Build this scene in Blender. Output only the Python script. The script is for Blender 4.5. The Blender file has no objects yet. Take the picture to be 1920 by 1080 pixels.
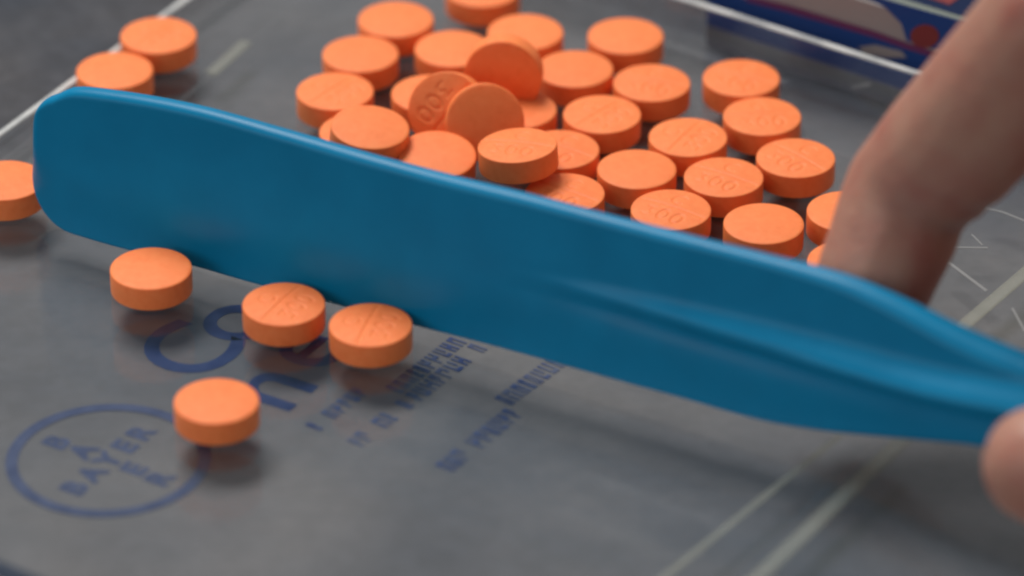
import bpy, bmesh, math, random
from mathutils import Vector, Matrix
random.seed(7)
S = bpy.context.scene
COL = S.collection
MM = 0.001
R = math.radians

# ------------------------------------------------------------------ camera
EL = R(31.5); DIST = 0.62; FPX = 9734.0            # focal length in pixels of the 1920 px photograph
CAM = Vector((0, -DIST * math.cos(EL), DIST * math.sin(EL)))
FWD = Vector((0, math.cos(EL), -math.sin(EL))); UPV = Vector((0, math.sin(EL), math.cos(EL))); RGT = Vector((1, 0, 0))
cd = bpy.data.cameras.new('camera'); cam = bpy.data.objects.new('camera', cd); COL.objects.link(cam)
cam.location = CAM; cam.rotation_euler = (R(90) - EL, 0, 0)
cd.sensor_width = 36; cd.lens = FPX / 1920 * 36; cd.clip_start = 0.02; cd.clip_end = 20
cd.dof.use_dof = True; cd.dof.focus_distance = 0.626; cd.dof.aperture_fstop = 12.5; cd.dof.aperture_blades = 0
S.camera = cam

# ------------------------------------------------------------------ world, lamps, exposure
w = bpy.data.worlds.new('World'); S.world = w; w.use_nodes = True
bgn = w.node_tree.nodes['Background']; bgn.inputs['Color'].default_value = (0.93, 0.97, 1.0, 1); bgn.inputs['Strength'].default_value = 0.27
def area(name, loc, target, size, power, color):
    l = bpy.data.lights.new(name, 'AREA'); l.shape = 'RECTANGLE'; l.size, l.size_y = size; l.energy = power; l.color = color
    o = bpy.data.objects.new(name, l); COL.objects.link(o); o.location = loc
    o.rotation_euler = (Vector(target) - Vector(loc)).to_track_quat('-Z', 'Y').to_euler()
    return o
area('ceiling_panel', (-0.27, 0.48, 0.92), (0, 0, 0), (0.52, 0.36), 12.0, (1.0, 0.97, 0.93))
area('front_fill', (-0.80, -0.62, 0.42), (0, 0, 0), (0.6, 0.45), 1.9, (0.95, 0.98, 1.0))  # added soft fill from the camera side, brightens the upright fronts
S.view_settings.view_transform = 'Standard'; S.view_settings.look = 'None'
S.view_settings.exposure = 0; S.view_settings.gamma = 1
S.render.engine = 'CYCLES'
S.cycles.use_denoising = True
S.cycles.max_bounces = 10; S.cycles.transparent_max_bounces = 16
S.cycles.filter_width = 2.4

# ------------------------------------------------------------------ helpers
def ray(px, py): return FWD + RGT * ((px - 960) / FPX) + UPV * ((540 - py) / FPX)
def P(px, py, z=0.0):                      # photograph pixel -> point on the level z (mm) ; metres out
    d = ray(px, py); t = (z * MM - CAM.z) / d.z; return CAM + d * t
def PD(px, py, depth): return CAM + ray(px, py) * depth
def depth_of(p): return (p - CAM).dot(FWD)
def hit(px, py, p0, n):
    d = ray(px, py); return CAM + d * ((p0 - CAM).dot(n) / d.dot(n))

def mat(name, color=(.5, .5, .5), rough=.5, **kw):
    m = bpy.data.materials.new(name); m.use_nodes = True
    b = m.node_tree.nodes['Principled BSDF']
    b.inputs['Base Color'].default_value = (*color, 1); b.inputs['Roughness'].default_value = rough
    for k, v in kw.items(): b.inputs[k.replace('_', ' ')].default_value = v
    return m, m.node_tree, b
def node(nt, t, **kw):
    n = nt.nodes.new(t)
    for k, v in kw.items(): setattr(n, k, v)
    return n
def noise(nt, scale, detail=4, rough=.55, coord='Object', stretch=None, rot=0):
    tc = node(nt, 'ShaderNodeTexCoord'); mp = node(nt, 'ShaderNodeMapping'); n = node(nt, 'ShaderNodeTexNoise')
    nt.links.new(tc.outputs[coord], mp.inputs['Vector']); nt.links.new(mp.outputs['Vector'], n.inputs['Vector'])
    mp.inputs['Scale'].default_value = stretch or (1, 1, 1); mp.inputs['Rotation'].default_value = (0, 0, rot)
    n.inputs['Scale'].default_value = scale; n.inputs['Detail'].default_value = detail; n.inputs['Roughness'].default_value = rough
    return n
def ramp(nt, fac, stops):
    r = node(nt, 'ShaderNodeValToRGB'); e = r.color_ramp.elements
    while len(e) < len(stops): e.new(.5)
    for i, (p, c) in enumerate(stops): e[i].position = p; e[i].color = (*c, 1)
    nt.links.new(fac, r.inputs['Fac']); return r
def bump(nt, b, height, strength, dist, chain=None):
    n = node(nt, 'ShaderNodeBump'); n.inputs['Strength'].default_value = strength; n.inputs['Distance'].default_value = dist
    nt.links.new(height, n.inputs['Height'])
    if chain: nt.links.new(chain.outputs['Normal'], n.inputs['Normal'])
    nt.links.new(n.outputs['Normal'], b.inputs['Normal']); return n

def new_obj(name, verts, faces, material, parent=None, smooth=True):
    me = bpy.data.meshes.new(name); me.from_pydata([tuple(v) for v in verts], [], faces); me.update()
    bm = bmesh.new(); bm.from_mesh(me); bmesh.ops.recalc_face_normals(bm, faces=bm.faces); bm.to_mesh(me); bm.free()
    if smooth: me.polygons.foreach_set('use_smooth', [True] * len(me.polygons))
    o = bpy.data.objects.new(name, me); COL.objects.link(o)
    if material: me.materials.append(material)
    if parent: o.parent = parent; o.matrix_parent_inverse = Matrix.Translation(-parent.location)
    return o
def empty(name, loc):
    o = bpy.data.objects.new(name, None); COL.objects.link(o); o.location = loc; o.empty_display_size = .01; return o
def tag(o, label, cat, group=None):
    o['label'] = label; o['category'] = cat
    if group: o['group'] = group
def prism(name, base_pts, h, material, parent=None, bevel=0.0, seg=2):
    """closed outline (list of points) raised by vector h, with softened edges"""
    bm = bmesh.new(); vs = [bm.verts.new(p) for p in base_pts]; f = bm.faces.new(vs)
    r = bmesh.ops.extrude_face_region(bm, geom=[f]); bmesh.ops.translate(bm, verts=[v for v in r['geom'] if isinstance(v, bmesh.types.BMVert)], vec=h)
    bmesh.ops.recalc_face_normals(bm, faces=bm.faces)
    if bevel: bmesh.ops.bevel(bm, geom=list(bm.edges), offset=bevel, segments=seg, affect='EDGES', clamp_overlap=True)
    me = bpy.data.meshes.new(name); bm.to_mesh(me); bm.free()
    o = bpy.data.objects.new(name, me); COL.objects.link(o); me.materials.append(material)
    if parent: o.parent = parent; o.matrix_parent_inverse = Matrix.Translation(-parent.location)
    return o
def strip(name, a, b, width, height, material, parent=None, bevel=0.0, side=None):
    """bar from a to b on its base level, width across (mm), height up (mm)"""
    d = (b - a).normalized(); s = d.cross(Vector((0, 0, 1))).normalized() * (width * MM / 2)
    return prism(name, [a - s, b - s, b + s, a + s], Vector((0, 0, height * MM)), material, parent, bevel * MM)

# ------------------------------------------------------------------ materials
# counter top, seen through the clear tray
M_COUNTER, nt, b = mat('counter_laminate', rough=.6, Specular_IOR_Level=.12)
n1 = noise(nt, 26, 3, .5, stretch=(1, 1, 1)); n2 = noise(nt, 420, 3, .6)
n3 = noise(nt, 60, 4, .6, stretch=(.22, 1.5, 1), rot=R(-53))
r1 = ramp(nt, n1.outputs['Fac'], [(.33, (.048, .056, .070)), (.5, (.068, .070, .077)), (.66, (.086, .081, .078))])
r2 = ramp(nt, n3.outputs['Fac'], [(.32, (.76, .78, .83)), (.68, (1.18, 1.10, 1.06))])
mx = node(nt, 'ShaderNodeMix', data_type='RGBA', blend_type='MULTIPLY'); mx.inputs['Factor'].default_value = 1
nt.links.new(r1.outputs['Color'], mx.inputs['A']); nt.links.new(r2.outputs['Color'], mx.inputs['B'])
r3 = ramp(nt, n2.outputs['Fac'], [(.38, (.86, .86, .86)), (.62, (1.1, 1.1, 1.1))])
mx2 = node(nt, 'ShaderNodeMix', data_type='RGBA', blend_type='MULTIPLY'); mx2.inputs['Factor'].default_value = 1
nt.links.new(mx.outputs['Result'], mx2.inputs['A']); nt.links.new(r3.outputs['Color'], mx2.inputs['B'])
nt.links.new(mx2.outputs['Result'], b.inputs['Base Color'])

def acrylic(name, tint, haze, haze_color=(.8, .82, .85), rough=.10, scuff=True):
    m = bpy.data.materials.new(name); m.use_nodes = True; nt = m.node_tree; nt.nodes.clear()
    out = node(nt, 'ShaderNodeOutputMaterial'); tr = node(nt, 'ShaderNodeBsdfTransparent'); gl = node(nt, 'ShaderNodeBsdfGlossy')
    df = node(nt, 'ShaderNodeBsdfDiffuse'); fr = node(nt, 'ShaderNodeFresnel'); a = node(nt, 'ShaderNodeMixShader'); c = node(nt, 'ShaderNodeMixShader')
    tr.inputs['Color'].default_value = (*tint, 1); gl.inputs['Roughness'].default_value = rough; gl.inputs['Color'].default_value = (1, 1, 1, 1)
    df.inputs['Color'].default_value = (*haze_color, 1); L = nt.links.new
    ge = node(nt, 'ShaderNodeNewGeometry'); io = node(nt, 'ShaderNodeMapRange'); L(ge.outputs['Backfacing'], io.inputs['Value'])   # same reflectance from either side of the thin sheet
    io.inputs['To Min'].default_value = 1.49; io.inputs['To Max'].default_value = 1 / 1.49; L(io.outputs['Result'], fr.inputs['IOR'])
    if scuff:
        n = noise(nt, 24, 5, .6); mr = node(nt, 'ShaderNodeMapRange'); L(n.outputs['Fac'], mr.inputs['Value'])
        mr.inputs['From Min'].default_value = .3; mr.inputs['From Max'].default_value = .7
        mr.inputs['To Min'].default_value = haze * .55; mr.inputs['To Max'].default_value = haze * 1.75
        L(mr.outputs['Result'], a.inputs['Fac'])
        n2 = noise(nt, 70, 4, .6); m2 = node(nt, 'ShaderNodeMapRange'); L(n2.outputs['Fac'], m2.inputs['Value'])
        m2.inputs['To Min'].default_value = rough * .5; m2.inputs['To Max'].default_value = rough * 2.2; L(m2.outputs['Result'], gl.inputs['Roughness'])
        wv = noise(nt, 30, 2, .5); bp = node(nt, 'ShaderNodeBump'); bp.inputs['Strength'].default_value = .16; bp.inputs['Distance'].default_value = .0005
        L(wv.outputs['Fac'], bp.inputs['Height']); L(bp.outputs['Normal'], gl.inputs['Normal'])
    else: a.inputs['Fac'].default_value = haze
    L(tr.outputs[0], a.inputs[1]); L(df.outputs[0], a.inputs[2])
    L(fr.outputs[0], c.inputs['Fac']); L(a.outputs[0], c.inputs[1]); L(gl.outputs[0], c.inputs[2]); L(c.outputs[0], out.inputs['Surface'])
    return m
M_CLEAR = acrylic('clear_acrylic', (.97, .97, .97), .008)
M_HAZE = acrylic('scuffed_acrylic_underside', (.97, .97, .97), .070, (.78, .80, .84))
M_NEAR = acrylic('tinted_acrylic', (.42, .50, .62), .02)
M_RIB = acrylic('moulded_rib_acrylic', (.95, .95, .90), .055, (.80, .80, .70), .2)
M_EDGE, nt, b = mat('frosted_acrylic_edge', (.86, .87, .86), .35)
n = noise(nt, 160, 3); r = ramp(nt, n.outputs['Fac'], [(.35, (.42, .43, .43)), (.6, (.66, .66, .64))]); nt.links.new(r.outputs['Color'], b.inputs['Base Color'])
M_GLARE, _, _ = mat('painted_glare', (.22, .22, .22), .5)  # pale grey standing in for glare in the clear plastic
M_INK, nt, b = mat('blue_print_ink', (.05, .075, .21), .6, Specular_IOR_Level=.05)
n = noise(nt, 260, 4); r = ramp(nt, n.outputs['Fac'], [(.35, (.016, .030, .100)), (.65, (.032, .052, .135))]); nt.links.new(r.outputs['Color'], b.inputs['Base Color'])
M_INK2, nt, b = mat('thin_blue_print_ink', (.065, .11, .27), .6, Specular_IOR_Level=.05)
n = noise(nt, 300, 4); r = ramp(nt, n.outputs['Fac'], [(.35, (.034, .054, .125)), (.65, (.060, .084, .165))]); nt.links.new(r.outputs['Color'], b.inputs['Base Color'])

M_INK3, nt, b = mat('worn_blue_print_ink', (.045, .075, .19), .6, Specular_IOR_Level=.05)
n = noise(nt, 420, 4); r = ramp(nt, n.outputs['Fac'], [(.38, (.022, .045, .150)), (.66, (.075, .095, .165))]); nt.links.new(r.outputs['Color'], b.inputs['Base Color'])

M_PILL, nt, b = mat('orange_tablet', (.92, .24, .085), .58, Specular_IOR_Level=.35)
oi = node(nt, 'ShaderNodeObjectInfo')
n = noise(nt, 900, 5, .65); r = ramp(nt, n.outputs['Fac'], [(.28, (.89, .200, .050)), (.5, (.95, .232, .064)), (.74, (.97, .258, .078))])
hs = node(nt, 'ShaderNodeHueSaturation'); mr = node(nt, 'ShaderNodeMapRange'); nt.links.new(oi.outputs['Random'], mr.inputs['Value'])
mr.inputs['To Min'].default_value = .95; mr.inputs['To Max'].default_value = 1.03
nt.links.new(mr.outputs['Result'], hs.inputs['Value']); nt.links.new(r.outputs['Color'], hs.inputs['Color']); nt.links.new(hs.outputs['Color'], b.inputs['Base Color'])
b.inputs['Subsurface Weight'].default_value = .25; b.inputs['Subsurface Radius'].default_value = (1, .35, .15); b.inputs['Subsurface Scale'].default_value = .0009
n2 = noise(nt, 1900, 4, .6); n3 = noise(nt, 300, 3, .5)
bp = bump(nt, b, n2.outputs['Fac'], .25, .0001); bump(nt, b, n3.outputs['Fac'], .12, .0003, bp)

M_BLUE, nt, b = mat('blue_moulded_plastic', (.001, .22, .5), .46, Specular_IOR_Level=.18)
n = noise(nt, 90, 4, .6); r = ramp(nt, n.outputs['Fac'], [(.35, (.0006, .185, .365)), (.65, (.0008, .212, .412))]); nt.links.new(r.outputs['Color'], b.inputs['Base Color'])
n2 = noise(nt, 700, 3); mr = node(nt, 'ShaderNodeMapRange'); nt.links.new(n.outputs['Fac'], mr.inputs['Value']); mr.inputs['To Min'].default_value = .28; mr.inputs['To Max'].default_value = .46
nt.links.new(mr.outputs['Result'], b.inputs['Roughness']); bump(nt, b, n2.outputs['Fac'], .12, .0001)

M_SKIN, nt, b = mat('skin', (.42, .235, .16), .48)
n = noise(nt, 70, 5, .6); r = ramp(nt, n.outputs['Fac'], [(.36, (.39, .125, .092)), (.5, (.42, .19, .135)), (.68, (.45, .25, .175))]); nt.links.new(r.outputs['Color'], b.inputs['Base Color'])
b.inputs['Subsurface Weight'].default_value = .35; b.inputs['Subsurface Radius'].default_value = (1, .4, .2); b.inputs['Subsurface Scale'].default_value = .0022
vz = node(nt, 'ShaderNodeTexVoronoi'); vz.inputs['Scale'].default_value = 1500; tc = node(nt, 'ShaderNodeTexCoord'); nt.links.new(tc.outputs['Object'], vz.inputs['Vector'])
n2 = noise(nt, 520, 5, .65); bp = bump(nt, b, vz.outputs['Distance'], .25, .00015); bump(nt, b, n2.outputs['Fac'], .45, .0004, bp)
M_NAIL, _, _ = mat('fingernail', (.55, .33, .26), .3)
M_CARD, nt, b = mat('pale_carton_board', (.30, .27, .26), .5)
M_NAVY, nt, b = mat('navy_print', (.012, .055, .22), .5, Specular_IOR_Level=.2)
M_GREYP, nt, b = mat('grey_print', (.17, .18, .20), .6, Specular_IOR_Level=.2)
M_DARK, nt, b = mat('dark_navy_print', (.007, .016, .055), .6, Specular_IOR_Level=.1)
M_MAG, nt, b = mat('magenta_print', (.15, .035, .11), .6, Specular_IOR_Level=.2)
M_RED, nt, b = mat('red_print', (.20, .035, .035), .6, Specular_IOR_Level=.2)
M_GREEN, nt, b = mat('grey_green_card_edge', (.16, .18, .15), .5)

# ------------------------------------------------------------------ counter (setting)
ct = prism('counter', [Vector(p) for p in ((-.9, -.55, -.03333), (.9, -.55, -.03333), (.9, .9, -.03333), (-.9, .9, -.03333))], Vector((0, 0, .030)), M_COUNTER, None, .002)
ct['kind'] = 'structure'
ZC = -3.33

# ------------------------------------------------------------------ tray
tray = empty('counting_tray', (0, 0, ZC * MM))
tag(tray, 'clear acrylic tablet counting tray with white edges and faded blue print', 'tray')
L0, L1 = P(0, 250, .9), P(345, 0, .9)                       # left lip, on the photograph's white line
ld = (L1 - L0).normalized(); ld.z = 0
F0, F1 = P(1290, 0, 5.0), P(1730, 140, 5.0); fd = (F1 - F0).normalized()     # far wall top
def isect(p, d, q, e):
    den = d.x * e.y - d.y * e.x; t = ((q.x - p.x) * e.y - (q.y - p.y) * e.x) / den; return p + d * t
N0 = P(40, 1078, 1.0)                                       # near lip
rd0 = P(1700, 850, 0); 
# right wall sits outside the picture, parallel to the left lip
RW = P(2700, 700, 0)
cFL = isect(L0, ld, F0, fd); cFR = isect(RW, ld, F0, fd); cNL = isect(L0, ld, N0, fd); cNR = isect(RW, ld, N0, fd)
def flat(p, z): return Vector((p.x, p.y, z * MM))
plate = prism('floor_plate', [flat(p, -3.3) for p in (cNL, cNR, cFR, cFL)], Vector((0, 0, 3.3 * MM)), M_CLEAR, tray, .3 * MM)
plate.data.materials.append(M_HAZE)
for f in plate.data.polygons:
    if f.normal.z < -.9: f.material_index = 1
def rim(a, b_, h, inset, name='rim', edge=True):
    body = strip(name, flat(a, .004), flat(b_, .004), 1.5, h, M_CLEAR if edge else M_NEAR, tray, .12)
    if not edge: return body
    top = strip('rim_edge', flat(a, h + .01), flat(b_, h + .01), inset, .25, M_EDGE, body, .1)
    top.parent = body; top.matrix_parent_inverse = Matrix()
    return body
e = .0012
rim(cNL + ld * e, cFL - ld * e, .7, .85); rim(cFL, cFR, 4.8, 1.0); rim(cNR + ld * e, cFR - ld * e, 4.8, .9); rim(cNL, cNR, 1.2, 0, edge=False)
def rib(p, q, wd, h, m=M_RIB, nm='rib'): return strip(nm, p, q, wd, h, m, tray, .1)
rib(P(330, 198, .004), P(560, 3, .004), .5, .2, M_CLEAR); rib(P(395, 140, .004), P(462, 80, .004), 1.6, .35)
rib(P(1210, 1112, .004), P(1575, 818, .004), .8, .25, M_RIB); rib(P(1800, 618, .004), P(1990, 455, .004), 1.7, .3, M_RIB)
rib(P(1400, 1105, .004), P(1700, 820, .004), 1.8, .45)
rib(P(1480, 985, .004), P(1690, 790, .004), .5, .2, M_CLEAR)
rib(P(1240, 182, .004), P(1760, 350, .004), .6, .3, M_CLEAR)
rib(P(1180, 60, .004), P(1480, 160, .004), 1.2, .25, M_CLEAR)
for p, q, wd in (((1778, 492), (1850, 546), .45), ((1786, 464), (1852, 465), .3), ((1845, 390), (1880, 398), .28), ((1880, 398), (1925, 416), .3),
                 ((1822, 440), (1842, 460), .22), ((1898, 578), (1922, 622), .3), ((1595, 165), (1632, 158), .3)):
    strip('glare_line', P(*p, .003), P(*q, .003), wd, .05, M_GLARE, tray)  # thin slivers drawing the bright refraction lines of the tray corner

# printing on the underside of the floor plate
ZP = -3.27
E1 = ld.copy(); E2 = Vector((-ld.y, ld.x, 0))
def lettering(name, body, size, centre, material, offset=0.0, spacing=1.0, parent=tray, stretch=1.0, up=E2, along=E1):
    cu = bpy.data.curves.new('lettering_curve', 'FONT'); cu.body = body; cu.size = size; cu.align_x = 'LEFT'; cu.extrude = .01; cu.offset = offset; cu.space_character = spacing; cu.resolution_u = 6
    o = bpy.data.objects.new('lettering_tmp', cu); COL.objects.link(o); dg = bpy.context.evaluated_depsgraph_get()
    me = bpy.data.meshes.new_from_object(o.evaluated_get(dg)); bpy.data.objects.remove(o)
    xs = [v.co.x for v in me.vertices]; ys = [v.co.y for v in me.vertices]; cx = (min(xs) + max(xs)) / 2; cy = (min(ys) + max(ys)) / 2
    for v in me.vertices:
        v.co = centre + along * ((v.co.x - cx) * MM * stretch) + up * ((v.co.y - cy) * MM) + Vector((0, 0, v.co.z * MM))
    me.materials.clear(); me.materials.append(material)
    t = bpy.data.objects.new(name, me); COL.objects.link(t); t.parent = parent; t.matrix_parent_inverse = Matrix.Translation(-parent.location); return t
CAP = 16.0
lettering('printed_letter', 'C', CAP, P(354, 655, ZP), M_INK, .16)
lettering('printed_letter', 'o', CAP, P(443, 605, ZP), M_INK, .16)
lettering('printed_letter', 'n', CAP, P(519, 731, ZP), M_INK, .16)
lettering('printed_letter', 'e', CAP, P(583, 657, ZP), M_INK, .16)
EC = P(203, 862, ZP); ro, ri, ns = 11.75 * MM, 10.35 * MM, 96
vs, fs = [], []
for i in range(ns):
    a = 2 * math.pi * i / ns; d = Vector((math.cos(a), math.sin(a), 0))
    vs += [EC + d * ri, EC + d * ro, EC + d * ro + Vector((0, 0, .05 * MM)), EC + d * ri + Vector((0, 0, .05 * MM))]
    j = (i + 1) % ns
    for k in range(4): fs.append((i * 4 + k, i * 4 + (k + 1) % 4, j * 4 + (k + 1) % 4, j * 4 + k))
emb = new_obj('printed_emblem', vs, fs, M_INK2, tray, False)
for i, ch in enumerate('BAYER'):
    k = i - 2
    l = lettering('emblem_letter', ch, 4.0, EC + E1 * (k * 3.35 * MM), M_INK2, .2, parent=emb)
    if k: lettering('emblem_letter', ch, 4.0, EC - E2 * (k * 3.6 * MM), M_INK2, .2, parent=emb)
# small lines of print, too worn to read: rows of broken little strokes
def small_line(p, q, h, fill, seed):
    rnd = random.Random(seed); a, b_ = P(*p, ZP), P(*q, ZP); d = (b_ - a); Ln = d.length / MM; d.normalize(); u = Vector((-d.y, d.x, 0)); x = 0; vs, fs = [], []
    while x < Ln:
        wd = rnd.uniform(.9, 1.5)
        if rnd.random() < fill:
            for (x0, x1, y0, y1) in ((0, .3, 0, 1), (.3, wd - .3, rnd.choice((0, .4, .75)), None), (wd - .55, wd - .25, rnd.choice((0, .4)), 1)):
                yy1 = (y0 + .24) if y1 is None else y1
                b0 = len(vs)
                for zz in (0, .05):
                    for (xx, yy) in ((x0, y0), (x1, y0), (x1, yy1), (x0, yy1)): vs.append(a + d * ((x + xx) * MM) + u * (yy * h * MM) + Vector((0, 0, (zz + .001 * rnd.random()) * MM)))
                fs.extend([(b0, b0 + 1, b0 + 2, b0 + 3), (b0 + 4, b0 + 5, b0 + 6, b0 + 7)] + [(b0 + k, b0 + (k + 1) % 4, b0 + 4 + (k + 1) % 4, b0 + 4 + k) for k in range(4)])
            x += wd + .25
        else: x += wd + .5
    new_obj('small_print', vs, fs, M_INK3, tray, False)
small_line((600, 808), (690, 738), 2.2, .9, 1); small_line((735, 752), (880, 640), 2.4, .85, 2)
small_line((680, 838), (780, 760), 2.4, .9, 3); small_line((790, 752), (915, 655), 2.4, .9, 4)
small_line((850, 885), (885, 856), 2.6, 1, 5); small_line((905, 840), (985, 775), 2.6, .95, 6); small_line((960, 760), (1085, 668), 2.6, .9, 7)

# ------------------------------------------------------------------ carton behind the tray
fn = Vector((fd.y, -fd.x, 0)).normalized()                  # towards the camera
if fn.y > 0: fn = -fn
p0 = F0 - fn * .004; p0.z = 0
car = empty('printed_carton', flat(hit(1600, 90, p0, fn), ZC))
tag(car, 'flat printed carton with navy band and red dot lying behind the tray', 'carton')
def face(px, py, o=0.0): return hit(px, py, p0 + fn * (o * MM), fn)
zt = face(1740, 33).z                                       # top edge of the front
A = flat(face(1322, 0), ZC + .02); B = flat(p0 + fd * .16, ZC + .02)
prism('carton_body', [A, B, B - fn * .06, A - fn * .06], Vector((0, 0, zt - A.z)), M_CARD, car, .5 * MM)
def printed(name, pts, m, o=.02):
    return prism(name, [face(x, y, o) for x, y in pts], fn * (.05 * MM), m, car)
printed('navy_band', [(1326, -40), (1370, -14), (1400, -2), (1470, 16), (1560, 42), (1640, 66), (1700, 90), (1780, 118), (1900, 160), (1960, 265), (1800, 205), (1600, 137), (1400, 72), (1326, 47)], M_NAVY)
printed('magenta_line', [(1400, -9), (1480, 10), (1560, 34), (1640, 58), (1700, 80), (1780, 106), (1780, 116), (1700, 92), (1640, 70), (1560, 46), (1470, 20), (1400, 2)], M_MAG, .08)
printed('navy_panel', [(1600, -18), (1660, 14), (1690, 44), (1700, 76), (1780, 100), (1920, 140), (1960, 80), (1800, 38), (1700, 10), (1640, -8)], M_NAVY, .14)
printed('grey_band', [(1326, 49), (1400, 74), (1600, 139), (1800, 207), (1800, 260), (1600, 192), (1400, 127), (1326, 102)], M_GREYP, .06)
printed('pale_patch', [(1610, 88), (1640, 84), (1690, 96), (1700, 108), (1660, 108), (1620, 100)], M_CARD, .10)
dc = [(1734 + 27 * math.cos(a * math.pi / 12), 68 + 22 * math.sin(a * math.pi / 12)) for a in range(24)]
printed('red_dot', dc, M_RED, .22)
tp = lambda x, y: P(x, y, zt / MM + .02)
prism('top_edge_band', [tp(1560, -28), tp(1900, 78), tp(1900, 62), tp(1560, -42)], Vector((0, 0, .09 * MM)), M_GREEN, car)
At, Bt = flat(A, zt / MM + .02), flat(B, zt / MM + .02)
prism('top_navy_panel', [At + fd * .001 - fn * .001, Bt - fd * .001 - fn * .001, Bt - fd * .001 - fn * .058, At + fd * .001 - fn * .058], Vector((0, 0, .05 * MM)), M_DARK, car)
prism('top_red_block', [tp(1715, -12), tp(1780, 10), tp(1800, -4), tp(1735, -26)], Vector((0, 0, .13 * MM)), M_RED, car)

# ------------------------------------------------------------------ tablets
PR, BAND, DOME = 4.88, 2.95, .30                            # radius, straight edge, dome (mm)
def seg_d(x, y, ax, ay, bx, by):
    vx, vy = bx - ax, by - ay; t = max(0, min(1, ((x - ax) * vx + (y - ay) * vy) / (vx * vx + vy * vy))); return math.hypot(x - ax - t * vx, y - ay - t * vy)
def ring_d(x, y, cx, cy, rx, ry):
    k = math.hypot((x - cx) / rx, (y - cy) / ry); return abs(k - 1) * min(rx, ry)
def deboss(x, y):
    d = seg_d(x, y, -4.3, .35, 4.3, .35) - .03                # score line
    d = min(d, ring_d(x, y, .0, -1.75, .62, .98), ring_d(x, y, 1.95, -1.75, .62, .98))
    d3 = min(seg_d(x, y, -2.5, -.85, -1.5, -.85), seg_d(x, y, -1.5, -.85, -2.0, -1.55), seg_d(x, y, -2.0, -1.55, -1.42, -2.0), seg_d(x, y, -1.42, -2.0, -1.6, -2.6), seg_d(x, y, -1.6, -2.6, -2.5, -2.62))
    d = min(d, d3)
    a = math.atan2(y - 2.2, x); 
    if abs(a) > .8: d = min(d, ring_d(x, y, 0, 2.2, .85, .95))
    t = max(0, 1 - max(0, d - .08) / .17); t = t * t * (3 - 2 * t)
    return .09 * t
def tablet_mesh():
    rings, segs = 46, 144; vs, fs = [], []
    def zdome(r): return DOME * (1 - (r / PR) ** 2.0)
    prof = []                                                # (r, z) from top centre to bottom centre
    rr = PR - .16
    for i in range(1, rings + 1): prof.append((rr * i / rings, 'top'))
    H = BAND / 2
    vs.append((0, 0, H + DOME - deboss(0, 0)))
    def ring(r, zf):
        b0 = len(vs)
        for k in range(segs):
            a = 2 * math.pi * k / segs; x, y = r * math.cos(a), r * math.sin(a); vs.append((x, y, zf(x, y)))
        return b0
    idx = []
    for r, _ in prof: idx.append(ring(r, lambda x, y, r=r: H + zdome(r) - deboss(x, y)))
    for a in (25, 50, 75, 90): idx.append(ring(rr + .16 * math.sin(R(a)), lambda x, y, a=a: H - .14 + zdome(rr) * 0 + .16 * math.cos(R(a))))
    idx.append(ring(PR + .01, lambda x, y: 0))
    for a in (90, 60, 30): idx.append(ring(rr + .16 * math.sin(R(a)), lambda x, y, a=a: -H + .14 - .16 * math.cos(R(a))))
    for i in range(10, 0, -1): idx.append(ring(rr * i / 10.5, lambda x, y, r=rr * i / 10.5: -H - zdome(r)))
    for k in range(segs): fs.append((0, idx[0] + k, idx[0] + (k + 1) % segs))
    for a, b_ in zip(idx, idx[1:]):
        for k in range(segs): j = (k + 1) % segs; fs.append((a + k, b_ + k, b_ + j, a + j))
    vs.append((0, 0, -H - DOME)); c = len(vs) - 1
    for k in range(segs): fs.append((c, idx[-1] + (k + 1) % segs, idx[-1] + k))
    return [tuple(q * MM for q in v) for v in vs], fs
tv, tf = tablet_mesh()
proto = new_obj('tablet', tv, tf, M_PILL)
used = [False]
PILLS = []
def tablet(px, py, label, text=True, spin=None, z=None, tilt=(0, 0), normal=None, group='orange tablets on the counting tray'):
    """px,py: centre of the tablet's upper rim in the photograph; z: height of the centre (mm); tilt: lean towards viewer / to the right"""
    if used[0]: o = proto.copy(); COL.objects.link(o)
    else: o = proto; used[0] = True
    n = Vector(normal).normalized() if normal else Vector((math.sin(R(tilt[1])), -math.sin(R(tilt[0])), 1)).normalized()
    z0 = BAND / 2 + DOME + .02 if z is None else z
    # px,py mark the rim centre, BAND/2 along the normal from the body centre
    rim_off = n * (BAND / 2 * MM)
    c = P(px, py, z0 + rim_off.z / MM) - rim_off
    q = Vector((0, 0, 1)).rotation_difference(n)
    spin = random.uniform(0, 360) if spin is None else spin
    m = q.to_matrix() @ Matrix.Rotation(R(spin), 3, 'Z')
    if not text: m = m @ Matrix.Rotation(math.pi, 3, 'X')
    o.rotation_euler = m.to_euler(); o.location = c
    tag(o, label, 'tablet', group); PILLS.append((o, c, n)); return o
T = tablet
# spin -33: the digits run down to the right, the score line along the same way
T(742, 36, 'plain faced orange tablet at the back left of the pile, fully visible', False)
T(905, -20, 'orange tablet farthest back, its top cut off by the picture edge', False)
T(985, 60, 'plain orange tablet directly behind the leaning dark faced tablet', False)
T(849, 91, 'plain orange tablet left of the dark faced leaning tablet', False)
T(676, 101, 'plain orange tablet between the rearmost left one and the left scored one', False)
T(628, 171, 'scored orange tablet at the left end of the pile', True, 52)
T(806, 175, 'orange tablet half covered by the leaning tablet that shows numerals', False)
T(971, 205, 'orange tablet peeping out right of the two leaning tablets', False)
T(672, 247, 'orange tablet almost hidden under a tilted one beside the blade', False)
T(694, 238, 'tilted plain orange tablet lying on another at the left by the blade', False, z=5.1, tilt=(4, 5))
T(819, 290, 'plain orange tablet tipped towards the blade in front of the leaning ones', False, z=2.6, tilt=(8, 2))
T(1050, 280, 'orange tablet partly under the raised scored one, its numerals showing', True, -33)
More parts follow.
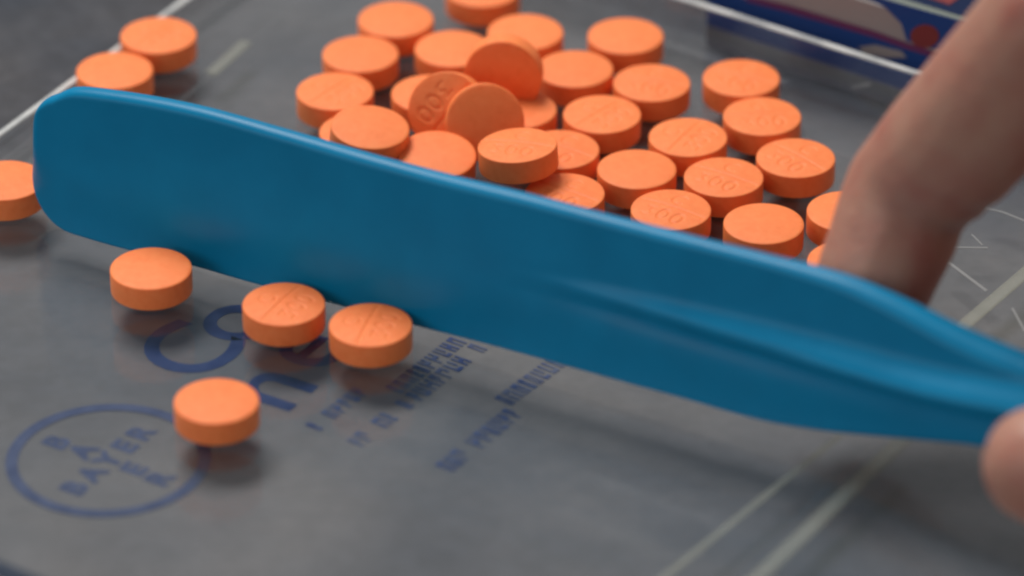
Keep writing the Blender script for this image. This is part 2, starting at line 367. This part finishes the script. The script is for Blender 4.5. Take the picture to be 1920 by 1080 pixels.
T(1059, 362, 'scored orange tablet rising over the blade under the raised one', True, -33)
T(970, 272, 'scored orange tablet raised on top of two others beside the blade', True, -20, z=5.75, tilt=(-4, -4))
T(1078, 129, 'plain orange tablet right of the dark faced leaning tablet', False)
T(1173, 67, 'plain orange tablet at the back right, apart from its neighbours', False)
T(1222, 155, 'scored orange tablet in front of the plain one at the back right', True, -15)
T(1129, 214, 'scored orange tablet in the middle of the pile, score running up right', True, 48)
T(1390, 146, 'orange tablet farthest back of the right hand row by the tray wall', True, -25)
T(1429, 218, 'scored orange tablet second in the right hand row', True, 5)
T(1290, 257, 'scored orange tablet between the plain central one and right hand row', True, 60)
T(1492, 296, 'scored orange tablet third in the right hand row, nearest the finger', True, -48)
T(1357, 332, 'orange tablet with clearest numeral 300, behind the plain one by the blade', True, -33)
T(1194, 317, 'plain orange tablet in the middle of the right half of the pile', False)
T(1258, 393, 'scored orange tablet cut off below by the top of the blade', True, -33)
T(1432, 419, 'plain orange tablet close behind the blade, left of the finger', False)
T(1588, 396, 'orange tablet half hidden by the finger', False)
T(1590, 490, 'orange tablet squeezed between finger and blade, only a sliver showing', False)
T(297, 66, 'scored orange tablet farther along the white left edge', True, 52)
T(215, 132, 'plain orange tablet on the white left edge, touching the blade top', False)
T(10, 338, 'orange tablet cut off by the left picture edge beside the blade tip', False)
T(283, 503, 'plain orange tablet in front of the blade near its rounded tip', False)
T(532, 570, 'speckled scored orange tablet above the printed letters, left of its neighbour', True, 62)
T(695, 609, 'scored orange tablet against the blade, right one of the touching pair', True, 75)
T(406, 752, 'plain orange tablet nearest the viewer beside the printed round emblem', False)
# leaning tablets
T(942, 146, 'leaning orange tablet showing its dark shaded face to the viewer', False, z=6.0, normal=(-.12, -.985, .12))
T(910, 230, 'plain orange tablet standing on edge in the middle, face to the viewer', False, z=4.75, normal=(.08, -.86, .46))
T(836, 208, 'leaning orange tablet with numerals on its face, behind the standing plain one', True, 225, z=4.9, normal=(-.22, -.85, .48))

# ------------------------------------------------------------------ spatula
B0 = P(300, 484, .05); B1 = P(1380, 780, 2.0)
ud = (B1 - B0).normalized(); hf = Vector((ud.y, -ud.x, 0)).normalized()
if hf.y > 0: hf = -hf                                       # horizontal, towards the camera
LEAN = R(12)
v0 = ud.cross(hf); v0 = v0 if v0.z > 0 else -v0; v0.normalize()
vd = (v0 * math.cos(LEAN) - hf * math.sin(LEAN)).normalized(); nf = (hf * math.cos(LEAN) + v0 * math.sin(LEAN)).normalized()
def uv(px, py, off=0.0):
    p = hit(px, py, B0 + nf * (off * MM), nf) - B0; return p.dot(ud) / MM, p.dot(vd) / MM
top_px = [(120, 164), (150, 159), (200, 163), (300, 178), (400, 199), (540, 238), (700, 284), (850, 324), (1000, 360), (1150, 399), (1300, 437), (1450, 474), (1520, 491), (1600, 514), (1700, 556), (1800, 605), (1920, 655), (2060, 700), (2300, 770), (2700, 885)]
bot_px = [(140, 443), (215, 465), (360, 501), (450, 527), (540, 551), (615, 570), (780, 614), (900, 645), (1000, 672), (1100, 700), (1200, 728), (1280, 750), (1380, 779), (1450, 796), (1540, 810), (1640, 820), (1740, 829), (1830, 838), (1950, 858), (2100, 890), (2300, 940), (2700, 1040)]
mid_px = (62, 312)
tc_ = [uv(*p, off=-.9) for p in top_px]; bc_ = [uv(*p, off=.6) for p in bot_px]; um, vm = uv(*mid_px)
rc_px = [(930, 513, .5, 0), (1020, 538, 1.0, .5), (1100, 562, 1.5, 1.1), (1300, 625, 2.3, 2.0), (1500, 685, 2.8, 2.7), (1700, 742, 3.1, 3.1), (1830, 772, 3.2, 3.2), (2000, 805, 3.4, 3.2), (2700, 975, 3.4, 3.2)]
rc_ = [(*uv(p[0], p[1], off=1.5 + p[3]), p[2], p[3]) for p in rc_px]
def interp(tab, x, k=1):
    """smooth monotone-ish cubic through a table"""
    if x <= tab[0][0]: return tab[0][k]
    if x >= tab[-1][0]: return tab[-1][k]
    for i in range(len(tab) - 1):
        if x <= tab[i + 1][0]: break
    def sl(j):
        a, b_ = max(0, j - 1), min(len(tab) - 1, j + 1); return (tab[b_][k] - tab[a][k]) / (tab[b_][0] - tab[a][0])
    h = tab[i + 1][0] - tab[i][0]; t = (x - tab[i][0]) / h
    return ((2 * t**3 - 3 * t**2 + 1) * tab[i][k] + (t**3 - 2 * t**2 + t) * h * sl(i) + (-2 * t**3 + 3 * t**2) * tab[i + 1][k] + (t**3 - t**2) * h * sl(i + 1))
u_end = max(tc_[-1][0], bc_[-1][0]) - .5
RT, RB = 6.5, 6.5                                           # rounding of the tip corners (mm)
def outline(u):
    d = u - um
    t_ = interp(tc_, u); b_ = interp(bc_, u)
    if d < RT: q = 1 - d / RT; t_ -= RT * .85 * (1 - max(0, 1 - q ** 2.3) ** (1 / 2.3)) 
    if d < RB: q = 1 - d / RB; b_ += RB * 1.1 * (1 - max(0, 1 - q * q) ** .5)
    return b_, t_
def smooth(a, b_, x): t = max(0, min(1, (x - a) / (b_ - a))); return t * t * (3 - 2 * t)
us = []
for i in range(14): us.append(um + 4 * (1 - math.cos(i / 13 * math.pi / 2)))
k = us[-1]
nU = 150
for i in range(1, nU + 1): us.append(k + (u_end - k) * i / nU)
NT = 56
ts = [-math.cos(math.pi * j / NT) for j in range(NT + 1)]
ts = [math.copysign(abs(t) ** .8, t) if t else 0 for t in ts]
u_handle = uv(1480, 640)[0]
def half_thick(u):
    return 1.45 + 1.2 * smooth(uv(1350, 600)[0], uv(1900, 700)[0], u)
def surf(u, t):
    b_, tp_ = outline(u); v = (b_ + tp_) / 2 + t * (tp_ - b_) / 2
    ht = half_thick(u); ht *= .38 + .62 * smooth(0, 8, v - b_); endf = min(1, (u - um) / 1.4); endf = math.sqrt(max(0, 1 - (1 - endf) ** 2)); ee = min(1, max(0, u_end + .05 - u) / 5); endf *= math.sqrt(max(0, 1 - (1 - ee) ** 2))
    ed = (1 - abs(t)) * (tp_ - b_) / 2                       # distance to the long edge
    q = min(1, ed / (ht * .8)); rnd = math.sqrt(max(0, 1 - (1 - q) ** 2)); prof = ht * rnd * endf
    rv = interp(rc_, u, 1); rw = max(.3, interp(rc_, u, 2)); rh = .80 * max(0, interp(rc_, u, 3)) * (1 if u > rc_[0][0] else 0)
    d = v - rv; g = d / (rw * 1.25) if d > 0 else -d / (rw * .5)
    rg = rh * (math.cos(min(1, g) * math.pi) + 1) / 2 if g < 1 else 0
    gr = -.65 * min(1, rh / 1.2) * math.exp(-((d + rw * .6) / 1.5) ** 2)      # little groove under the ridge
    back = prof * .9
    return v, prof + (rg + gr) * min(1, rnd), -back
def pt(u, v, wv): return B0 + ud * (u * MM) + vd * (v * MM) + nf * (wv * MM)
def shell(name, ulist, parent, close_start=False, close_end=False):
    vs, fs, rows = [], [], []
    for u in ulist:
        row_f, row_b = [], []
        for j, t in enumerate(ts):
            v, f, bk = surf(u, t)
            if j in (0, NT): vs.append(pt(u, v, 0)); row_f.append(len(vs) - 1); row_b.append(len(vs) - 1)
            else:
                vs.append(pt(u, v, f)); row_f.append(len(vs) - 1); vs.append(pt(u, v, bk)); row_b.append(len(vs) - 1)
        rows.append((row_f, row_b))
    for (f0, b0), (f1, b1) in zip(rows, rows[1:]):
        for j in range(NT):
            fs.append((f0[j], f1[j], f1[j + 1], f0[j + 1])); fs.append((b0[j], b0[j + 1], b1[j + 1], b1[j]))
    for i_, do in ((0, close_start), (-1, close_end)):
        if do: f, b_ = rows[i_]; fs.append(tuple(f + b_[-2:0:-1]))
    return new_obj(name, vs, fs, M_BLUE, parent)
spat = empty('counting_spatula', B0.copy())
tag(spat, 'blue plastic tablet counting spatula pushing the orange tablets across the tray', 'spatula')
ub = [u for u in us if u < u_handle] + [u_handle]; uh = [u_handle] + [u for u in us if u > u_handle]
shell('blade', ub, spat, close_start=True); shell('handle', uh, spat, close_end=True)

# ------------------------------------------------------------------ hand
def blade_depth(px, py): return depth_of(hit(px, py, B0, nf))
db = blade_depth(1640, 560)
dt = blade_depth(1950, 800)
HAND = []                                                   # (list of (point, radius mm))
tip = PD(1604, 612, db + .0095); dip = PD(1706, 365, db + .0095); pip = PD(2008, 20, db - .012); mcp = PD(2500, -110, db - .004)
HAND.append([(tip, 6.2), (tip.lerp(dip, .45), 7.3), (dip, 8.0), (dip.lerp(pip, .3), 8.5), (dip.lerp(pip, .6), 8.7), (pip, 9.0), (pip.lerp(mcp, .5), 9.0), (mcp, 11)])
th0 = PD(1955, 872, dt - .0115); th1 = PD(2260, 900, dt - .017); th2 = PD(2750, 820, dt - .010); wr = PD(3400, 560, db + .030)
HAND.append([(th0, 7.0), (th0.lerp(th1, .4), 8.8), (th1, 9.2), (th2, 11), (wr, 17)])
m1 = PD(2560, 110, db + .014)
HAND.append([(PD(2130, 900, db + .012), 6.4), (PD(2085, 600, db + .016), 7.4), (PD(2170, 190, db + .016), 8.8), (m1, 11)])
m2 = PD(2780, 300, db + .036)
HAND.append([(PD(2330, 930, db + .022), 6.2), (PD(2260, 680, db + .030), 7.2), (PD(2420, 340, db + .038), 8.6), (m2, 10.5)])
m3 = PD(2850, 480, db + .046)
HAND.append([(PD(2450, 960, db + .030), 5.4), (PD(2380, 760, db + .038), 6.2), (PD(2520, 480, db + .047), 7.4), (m3, 9.5)])
for m_ in (mcp, m1, m2, m3): HAND.append([(m_, 10.5), (m_.lerp(wr, .5), 13), (wr, 16)])
HAND.append([(th2, 11), (PD(2250, 440, db - .008), 9.5), (mcp, 11)]); HAND.append([(mcp, 10), (th2, 11)]); HAND.append([(mcp.lerp(wr, .4), 11), (th2.lerp(wr, .3), 13)])
HAND.append([(wr, 17), (PD(4300, 640, db + .03), 22)])
bm = bmesh.new()
ico = bmesh.new(); bmesh.ops.create_icosphere(ico, subdivisions=2, radius=1); ico_v = [v.co.copy() for v in ico.verts]; ico_f = [[v.index for v in f.verts] for f in ico.faces]; ico.free()
for chain in HAND:
    for (a, ra), (c, rc) in zip(chain, chain[1:]):
        n_ = max(2, int((c - a).length / (1.6 * MM)))
        for i in range(n_ + 1):
            f = i / n_; p = a.lerp(c, f); f2 = f * f * (3 - 2 * f); rad = (ra + (rc - ra) * f2) * MM
            vv = [bm.verts.new(p + q * rad) for q in ico_v]
            for q in ico_f: bm.faces.new([vv[t] for t in q])
me = bpy.data.meshes.new('hand_raw'); bm.to_mesh(me); bm.free()
tmp = bpy.data.objects.new('hand_raw', me); COL.objects.link(tmp)
md = tmp.modifiers.new('r', 'REMESH'); md.mode = 'VOXEL'; md.voxel_size = .75 * MM
sm = tmp.modifiers.new('s', 'SMOOTH'); sm.factor = .5; sm.iterations = 14
dg = bpy.context.evaluated_depsgraph_get(); hm = bpy.data.meshes.new_from_object(tmp.evaluated_get(dg)); bpy.data.objects.remove(tmp)
hm.name = 'hand'; hm.polygons.foreach_set('use_smooth', [True] * len(hm.polygons))
# flexion crease at the end joint, on the inner (right hand) side of the bend
ax = (pip - tip).normalized(); inner = (RGT * .85 - UPV * .45 - FWD * .25).normalized()
for nme, cen, dep, wid in (('c', dip + RGT * .002, 1.0, 2.2), ('d', dip.lerp(pip, .16), .5, 1.0)):
    for v in hm.vertices:
        r_ = v.co - cen
        if r_.length < .014:
            a_ = r_.dot(ax) / MM; s_ = max(0, r_.normalized().dot(inner))
            v.co -= v.normal * (dep * MM * s_ * math.exp(-(a_ / wid) ** 2))
bmh = bmesh.new(); bmh.from_mesh(hm)
for _ in range(2): bmesh.ops.smooth_vert(bmh, verts=bmh.verts, factor=.5, use_axis_x=True, use_axis_y=True, use_axis_z=True)
bmh.to_mesh(hm); bmh.free()
hm.materials.clear(); hm.materials.append(M_SKIN)
hand = bpy.data.objects.new('hand', hm); COL.objects.link(hand)
tag(hand, 'bare hand gripping the blue spatula, index finger behind blade and thumb in front', 'hand')
def nail(cen, along, out, wd, ln):
    along = along.normalized(); out = (out - along * out.dot(along)).normalized(); sd = along.cross(out); vs, fs = [], []; n_ = 8
    for i in range(n_ + 1):
        for j in range(n_ + 1):
            a_ = (i / n_ * 2 - 1); c_ = (j / n_ * 2 - 1); edge = (1 - .25 * a_ * a_ if a_ > 0 else 1)
            vs.append(cen + along * (a_ * ln * MM) + sd * (c_ * wd * edge * MM) + out * ((.35 - c_ * c_ * wd * .28 - .25 * a_ * a_) * MM))
    for i in range(n_):
        for j in range(n_): k = i * (n_ + 1) + j; fs.append((k, k + 1, k + n_ + 2, k + n_ + 1))
    o = new_obj('fingernail', vs, fs, M_NAIL, hand); s_ = o.modifiers.new('t', 'SOLIDIFY'); s_.thickness = .4 * MM; return o
nail(tip + (-RGT * .72 + FWD * .3).normalized() * .0064, tip - dip, -RGT * .8 + FWD * .45, 4.2, 4.6)
nail(th0 + (-FWD * .9 - UPV * .3).normalized() * .0072 + RGT * .004, th0 - th1, -FWD * .9 - UPV * .2, 4.6, 5.2)
